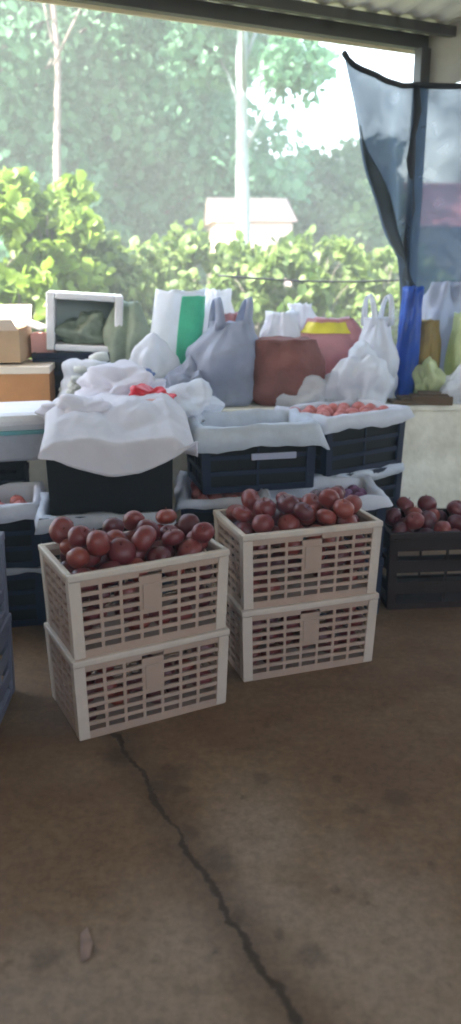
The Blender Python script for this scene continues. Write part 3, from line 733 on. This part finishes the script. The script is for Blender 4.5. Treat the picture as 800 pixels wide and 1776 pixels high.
# ------------------------------------------------------------------ shed
sh = thing('open_shed', 'open shed roof of pale sheets on dark steel purlins above the goods', 'shed', bf(0, 0, 0))
def loc_(p): return p - bf(0, 0, 0)
EZ = 2.665; SLOPE = math.tan(R(5))
def roofz(o): return EZ + .07 - o * SLOPE
def corrug():
    v = []; f = []; S = np.arange(-9, .85, .0375); O = [.10, .05, 0, -2, -5, -7.1]
    for i, s in enumerate(S):
        for o in O: v.append(loc_(bf(float(s), o, roofz(o) + (.007 if (i // 2) % 2 else -.007))))
    k = len(O)
    for i in range(len(S) - 1):
        for j in range(k - 1): f.append((i * k + j, i * k + j + 1, (i + 1) * k + j + 1, (i + 1) * k + j))
    MB().add(v, f).build('roof_sheet', M_roof, sh, solid=.006)
corrug()
MB().bar(loc_(bf(-8.9, -.17, roofz(-.17) - .045)), loc_(bf(.8, -.17, roofz(-.17) - .045)), .035, .05).build('purlin', M_steel, sh)
for o in (0, -1.6, -2.8, -4.2, -5.6, -6.9):
    MB().bar(loc_(bf(-8.9, o, roofz(o) - .055)), loc_(bf(.8, o, roofz(o) - .055)), .05, .07).build('purlin', M_steel, sh)
MB().bar(loc_(bf(-9, .075, 2.672)), loc_(bf(.8, .075, 2.672)), .012, .065).build('fascia_board', M_fascia, sh)
MB().box(loc_(bf(.02, -.02, (roofz(0) - .09) / 2)), (.065, .065, roofz(0) - .09), rz=math.atan2(ev.y, ev.x)).build('corner_post', M_steel, sh)
MB().box(loc_(bf(-7, -.02, (roofz(0) - .09) / 2)), (.065, .065, roofz(0) - .09), rz=math.atan2(ev.y, ev.x)).build('corner_post', M_steel, sh)
MB().bar(loc_(bf(-8.9, -7.0, .65)), loc_(bf(.8, -7.0, .65)), .12, 1.3).build('added_wall', M_bounce, sh)  # unseen low wall, added to dim the inside, open above for sky light
MB().bar(loc_(bf(.72, -6.9, 1.4)), loc_(bf(.72, -1.9, 1.4)), .12, 2.8).build('added_wall', M_bounce, sh)  # unseen right wall, added to keep side light off the floor
MB().bar(loc_(bf(-5.0, -6.9, 1.4)), loc_(bf(-5.0, -.1, 1.3)), .12, 2.8).build('added_wall', M_bounce, sh)  # unseen left wall, added to cut light coming in from the left
# gable panel over the side opening: from the corner towards the viewer
sd = Vector((.70, -.714, 0))
def side(s, z): q = bf(.06, 0, 0) + sd * s; return Vector((q.x, q.y, z))
MB().bar(loc_(side(.02, 2.62)), loc_(side(2.3, 2.69)), .03, .34).build('gable_panel', M_greyplaster, sh)

# ------------------------------------------------------------------ netting
nt_root = thing('shade_net', 'blue grey see-through shade net hung from a rope round the corner post', 'netting', bf(0, .05, 0))
def onplane(px, py):
    d = ray(px, py); p0 = bf(0, -.09, 0); t = (p0 - Vector((0, 0, CH))).dot(nv2) / d.dot(nv2); return Vector((0, 0, CH)) + d * t
Lc = [onplane(597, 92), onplane(618, 190), onplane(640, 290), onplane(668, 390), onplane(690, 440), onplane(712, 490)]
def lerp_chain(C, t):
    t *= len(C) - 1; i = min(int(t), len(C) - 2); return C[i].lerp(C[i + 1], t - i)
sx_ = (onplane(714, 300) - bf(0, -.09, 0)).dot(ev); TopR = bf(sx_, -.09, onplane(716, 146).z); BotR = bf(sx_, -.09, 1.2)
o0 = bf(0, .05, 0)
def netgrid(fn, ns, nz, name, m=None):
    v = []; f = []
    for j in range(nz + 1):
        for i in range(ns + 1): v.append(fn(i / ns, j / nz) - o0)
    for j in range(nz):
        for i in range(ns): f.append((j * (ns + 1) + i, j * (ns + 1) + i + 1, (j + 1) * (ns + 1) + i + 1, (j + 1) * (ns + 1) + i))
    return MB().add(v, f).build(name, m or M_net, nt_root, smooth=True, solid=.003)
def left_fn(s, t):
    a = lerp_chain(Lc, t); b = TopR.lerp(BotR, t); p = a.lerp(b, s); p.z -= .05 * math.sin(PI * s) * (1 - t)
    return p + nv2 * (.035 * math.sin(s * 9 + t * 3) * (.4 + t) + .03 * mnoise.noise(Vector((s * 4, t * 4, 0))))
netgrid(left_fn, 24, 30, 'net_panel')
nd = Vector((.985, -.17, 0))
def hem_fn(s, t):
    t = .25 + .75 * t; return left_fn(.01 + s * 1.2 * (t - .23), t) - nv2 * .018
netgrid(hem_fn, 8, 20, 'net_hem', M_net_dark)
def right_fn(s, t):
    p = bf(sx_, -.09, 2.30 - 1.25 * t) + nd * (s * 2.4); p.z += -.06 * math.sin(PI * s) * (1 - t) + .05 * s
    return p + Vector((.17, .985, 0)) * (.03 * math.sin(s * 26 + t * 2) * (.3 + t) + .03 * mnoise.noise(Vector((s * 9, t * 4, 3))))
TR = onplane(716, 146).z
def right_fn2(s, t):
    p = right_fn(s, t); p.z += (TR - 2.30) * (1 - t); return p
netgrid(right_fn2, 50, 24, 'net_panel')
MB().tube([left_fn(s / 12, 0) - o0 for s in range(13)] + [right_fn2(s / 20, 0) - o0 for s in range(21)], .016, 7).build('edge_rope', M_rope, nt_root, smooth=True)
# the net bunches up beside the post
MB().tube([bf(sx_ + .012 * math.sin(i * 1.7), -.09, TR - i * .13) - o0 for i in range(11)], [.014 + .012 * (i % 2) for i in range(11)], 9).build('net_gather', M_rope, nt_root, smooth=True)
# washing line
a, b = at(380, 478, 5.15), at(760, 482, 5.6)
tag(MB().tube([a.lerp(b, i / 14) + Vector((0, 0, -.03 * math.sin(PI * i / 14))) for i in range(15)], .007, 6).build('cord', M_rope, smooth=True), 'thin dark cord stretched level behind the bags', 'cord')

# ------------------------------------------------------------------ outdoors
def ground_mat():
    return mat('grassy_soil', (.07, .10, .03), .9, .35, 1.5, .6, 14, col2=(.17, .17, .08))
mb = MB(); mb.add([(-149, -39, -.07), (149, -39, -.07), (149, 259, -.07), (-149, 259, -.07)], [(0, 1, 2, 3)])
tag(mb.build('ground', ground_mat()), kind='structure')

def leaves(name, centers, radii, n, size, m, parent, seed, squash=.8, droop=.4):
    g = np.random.default_rng(seed); C = np.asarray(centers, float); Rr = np.asarray(radii, float)
    w = Rr ** 2; idx = g.choice(len(C), n, p=w / w.sum())
    d = g.normal(size=(n, 3)); d /= np.linalg.norm(d, axis=1, keepdims=True); rr = g.random(n) ** .45
    P = C[idx] + d * (Rr[idx] * rr)[:, None] * np.array([1, 1, squash])
    T = g.normal(size=(n, 3)); T[:, 2] -= droop; T /= np.linalg.norm(T, axis=1, keepdims=True)
    U = g.normal(size=(n, 3)); Bn = np.cross(T, U); Bn /= np.linalg.norm(Bn, axis=1, keepdims=True); Nn = np.cross(T, Bn)
    s = (size * g.uniform(.45, 1.5, n))[:, None]; wd = .42
    V = np.stack([P, P + (T * .3 + Bn * wd + Nn * .12) * s, P + (T * .75 + Bn * wd * .8 + Nn * .14) * s, P + T * s, P + (T * .75 - Bn * wd * .8 + Nn * .14) * s, P + (T * .3 - Bn * wd + Nn * .12) * s], 1)
    Q = np.arange(n)[:, None] * 6
    Fq = np.concatenate([Q + np.array([0, 1, 2, 3]), Q + np.array([0, 3, 4, 5])])
    return raw(name, V.reshape(-1, 3), Fq, m, parent)
def tree(name, label, x, y, h, spread, z0, nleaf, lsize, lm, bark, seed, group=None, trunk_r=.12, nclump=16, lean=(0, 0), cr=.42, pivot=None):
    r = random.Random(seed); root = thing(name, label, 'tree' if name.endswith('tree') else 'shrub', (x, y, -.08), group=group)
    mb = MB(); top = Vector((lean[0], lean[1], h * .93)); tr_ = [Vector((0, 0, 0)).lerp(top, i / 7) + Vector((r.gauss(0, .05), r.gauss(0, .05), 0)) * (i > 0) * spread * .5 for i in range(8)]
    mb.tube(tr_, [trunk_r * (1 - .11 * i) for i in range(8)], 9); C = []; Rr = []
    for k in range(nclump):
        t = (k + .5) / nclump; z = z0 + (h - z0) * t; prof = math.sin(PI * (.18 + .75 * t)) ** .7
        a = k * 2.4 + r.uniform(-.5, .5); rad = spread * prof * r.uniform(.45, 1)
        c = Vector((math.cos(a) * rad + lean[0] * t, math.sin(a) * rad + lean[1] * t, z)); C.append(c); Rr.append(spread * cr * r.uniform(.7, 1.25) * (.6 + .4 * prof))
        st = Vector((0, 0, 0)).lerp(top, max(.08, min(.9, (z - spread * .5) / h)))
        mid = st.lerp(c, .5) + Vector((0, 0, .08 * spread)); mb.tube([st, mid, c], [trunk_r * .26, trunk_r * .16, trunk_r * .06], 6)
    mb.build('trunk', bark, root, smooth=True)
    leaves('crown', C, Rr, nleaf, lsize, lm, root, seed)
    return root
def tp(px, Y): q = at(px, 470, Y); return q.x, q.y
G = 'tall hazy trees beyond the shed'
for k, (px_, Y, h, sp_, z0, n, lab) in enumerate((
        (30, 12, 8.0, 2.3, 1.5, 26000, 'tall hazy green tree farthest left beyond the lime shrub'),
        (205, 13, 8.4, 2.4, 1.5, 28000, 'tall hazy green tree in the middle of the left half'),
        (285, 16, 8.8, 2.0, 1.6, 24000, 'tall hazy tree just left of the slim white trunk'),
        (115, 20, 9.0, 3.0, 1.5, 13000, 'far hazy tree seen between the two nearer left trees'),
        (230, 24, 9.2, 3.0, 1.5, 12000, 'farthest hazy tree showing through the gaps left of the white trunk'))):
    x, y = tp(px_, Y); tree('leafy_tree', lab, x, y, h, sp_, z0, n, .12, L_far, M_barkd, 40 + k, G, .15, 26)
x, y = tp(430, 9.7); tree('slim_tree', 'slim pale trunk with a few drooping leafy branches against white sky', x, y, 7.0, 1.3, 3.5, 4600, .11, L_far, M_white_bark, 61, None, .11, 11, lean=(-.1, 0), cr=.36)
x, y = tp(113, 9.6); tree('slim_tree', 'slim pinkish trunk rising behind the lime shrubs at the left', x, y, 7.0, 1.2, 4.4, 3600, .11, L_far, M_pink_bark, 62, None, .06, 11, cr=.36)
for k, (px_, Y, h, sp_, n, lm, lab) in enumerate((
        (545, 17, 3.5, 1.7, 9000, L_mid, 'round green bushy tree below the white sky patch'),
        (615, 15, 3.6, 1.4, 8000, L_mid, 'green bushy tree at the left edge of the shade net'),
        (640, 13, 2.6, .9, 7000, L_mid, 'green bushy tree behind the left part of the shade net'),
        (790, 12, 1.2, 1.0, 6000, L_mid, 'low green bushy tree behind the net at the right edge'),
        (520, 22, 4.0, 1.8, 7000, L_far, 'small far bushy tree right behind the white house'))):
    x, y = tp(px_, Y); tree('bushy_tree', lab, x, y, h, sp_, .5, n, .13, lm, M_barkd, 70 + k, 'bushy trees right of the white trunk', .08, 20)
for k, (px_, Y, h, sp_, n, lab) in enumerate(((-20, 7.2, 2.25, .75, 3600, 'lime green leafy shrub at the left edge outside'), (85, 7.6, 2.2, .65, 3000, 'lime green leafy shrub right of the one at the left edge'), (30, 6.6, 1.5, .45, 1200, 'low lime green shrub behind the cartons'))):
    x, y = tp(px_, Y); tree('lime_shrub', lab, x, y, h, sp_, .4, int(n * 1.3), .10, L_lime, M_barkd, 80 + k, 'lime green shrubs', .035, 22, cr=.32)
for k, (px_, vl) in enumerate(((120, 'next to the lime shrubs, above the tipped foam box'), (230, 'above the grey green sack and the striped bag'), (340, 'between the striped bag and the lilac grey bag'), (450, 'above the reddish brown sack'), (560, 'above the pink bag with the yellow strip'), (670, 'at the lower edge of the shade net'))):
    x, y = tp(px_, 8.0 + .25 * (k % 3)); tree('grape_vine', 'broad leaved green vine outside ' + vl, x, y, 1.95 - .10 * (k % 2) - .03 * k, .85, .40, 2900, .088, L_vine, M_barkd, 90 + k, 'grape vines in a row outside', .025, 34, cr=.20)
# white house and red roofed house far behind
def house(name, label, x, y, w, d, h, rh, wm, rm, rz):
    r = thing(name, label, 'house', (x, y, -.07), rz)
    mb = MB(); mb.box((0, 0, h / 2), (w, d, h)); mb.build('wall', wm, r)
    mb = MB(); ov = .06 * w; a, b, c = w / 2 + ov, d / 2 + ov, h
    mb.add([(-a, -b, c - .05), (a, -b, c - .05), (a, b, c - .05), (-a, b, c - .05), (-a, 0, c + rh), (a, 0, c + rh)], [(0, 1, 5, 4), (2, 3, 4, 5), (0, 4, 3), (1, 2, 5), (3, 2, 1, 0)]); mb.build('roof', rm, r)
    for sx in (-.25, .25):
        f = MB().box((sx * w, -d / 2 - .02, h * .55), (.2 * w, .06, .3 * h)).build('window', M_steel, r)
    MB().box((0, -d / 2 - .025, .36 * h), (.22 * w, .06, .72 * h)).build('door', M_barkd, r)
    return r
M_white = mat('white_wall_paint', (.66, .50, .45), .8, .05, 1)
M_tile = mat('red_roof_tiles', (.34, .12, .13), .7, .15, 5, .4, 30)
x, y = tp(430, 10.1); house('white_house', 'small pinkish white hut beyond the vines by the white trunk', x, y + .95, .92, 1.6, 2.15, .28, M_white, mat('pale_roof', (.46, .33, .30), .8, .1, 3), .1)
x, y = tp(770, 16); house('red_roofed_house', 'house with a faded red roof glimpsed through the shade net', x + .4, y, 4.2, 3, 2.3, .8, mat('dull_wall', (.30, .30, .30), .85, .1, 2), M_tile, .0)

hz = MB().box((0, 110, 5.0), (300, 300, 12.2)).build('haze', bpy.data.materials.new('hazy_air'))
m = hz.data.materials[0]; m.use_nodes = True; m.node_tree.nodes.clear()
vo = m.node_tree.nodes.new('ShaderNodeVolumePrincipled'); mo = m.node_tree.nodes.new('ShaderNodeOutputMaterial')
m.node_tree.links.new(vo.outputs[0], mo.inputs['Volume'])
vo.inputs['Color'].default_value = (.90, 1, .96, 1); vo.inputs['Density'].default_value = .018; vo.inputs['Anisotropy'].default_value = 0
tag(hz, kind='stuff')

# ------------------------------------------------------------------ light
SUN_EL, SUN_AZ = R(44), R(-125)           # azimuth clockwise from +Y
w = bpy.data.worlds.new('World'); scene.world = w; w.use_nodes = True
nt = w.node_tree; bg = nt.nodes['Background']; sky = nt.nodes.new('ShaderNodeTexSky')
sky.sky_type = 'NISHITA'; sky.sun_disc = False; sky.sun_elevation = SUN_EL; sky.sun_rotation = SUN_AZ
sky.dust_density = 3.0; sky.air_density = 1.2; sky.altitude = 50
nt.links.new(sky.outputs[0], bg.inputs['Color']); bg.inputs['Strength'].default_value = .15
sd_ = bpy.data.lights.new('sun', 'SUN'); sun = bpy.data.objects.new('sun', sd_); COL.objects.link(sun)
sd_.energy = 5; sd_.angle = R(.6); sd_.color = (1, .95, .86)
dirv = Vector((math.sin(SUN_AZ) * math.cos(SUN_EL), math.cos(SUN_AZ) * math.cos(SUN_EL), math.sin(SUN_EL)))
sun.rotation_euler = (-dirv).to_track_quat('-Z', 'Y').to_euler()
vs = scene.view_settings; vs.view_transform = 'Standard'; vs.look = 'None'; vs.exposure = 3.2; vs.gamma = 1; vs.use_curve_mapping = False
cy = scene.cycles; cy.max_bounces = 10; cy.diffuse_bounces = 6; cy.transparent_max_bounces = 16; cy.transmission_bounces = 6
cy.use_denoising = True; cy.filter_width = 1.8; cy.sample_clamp_indirect = 8
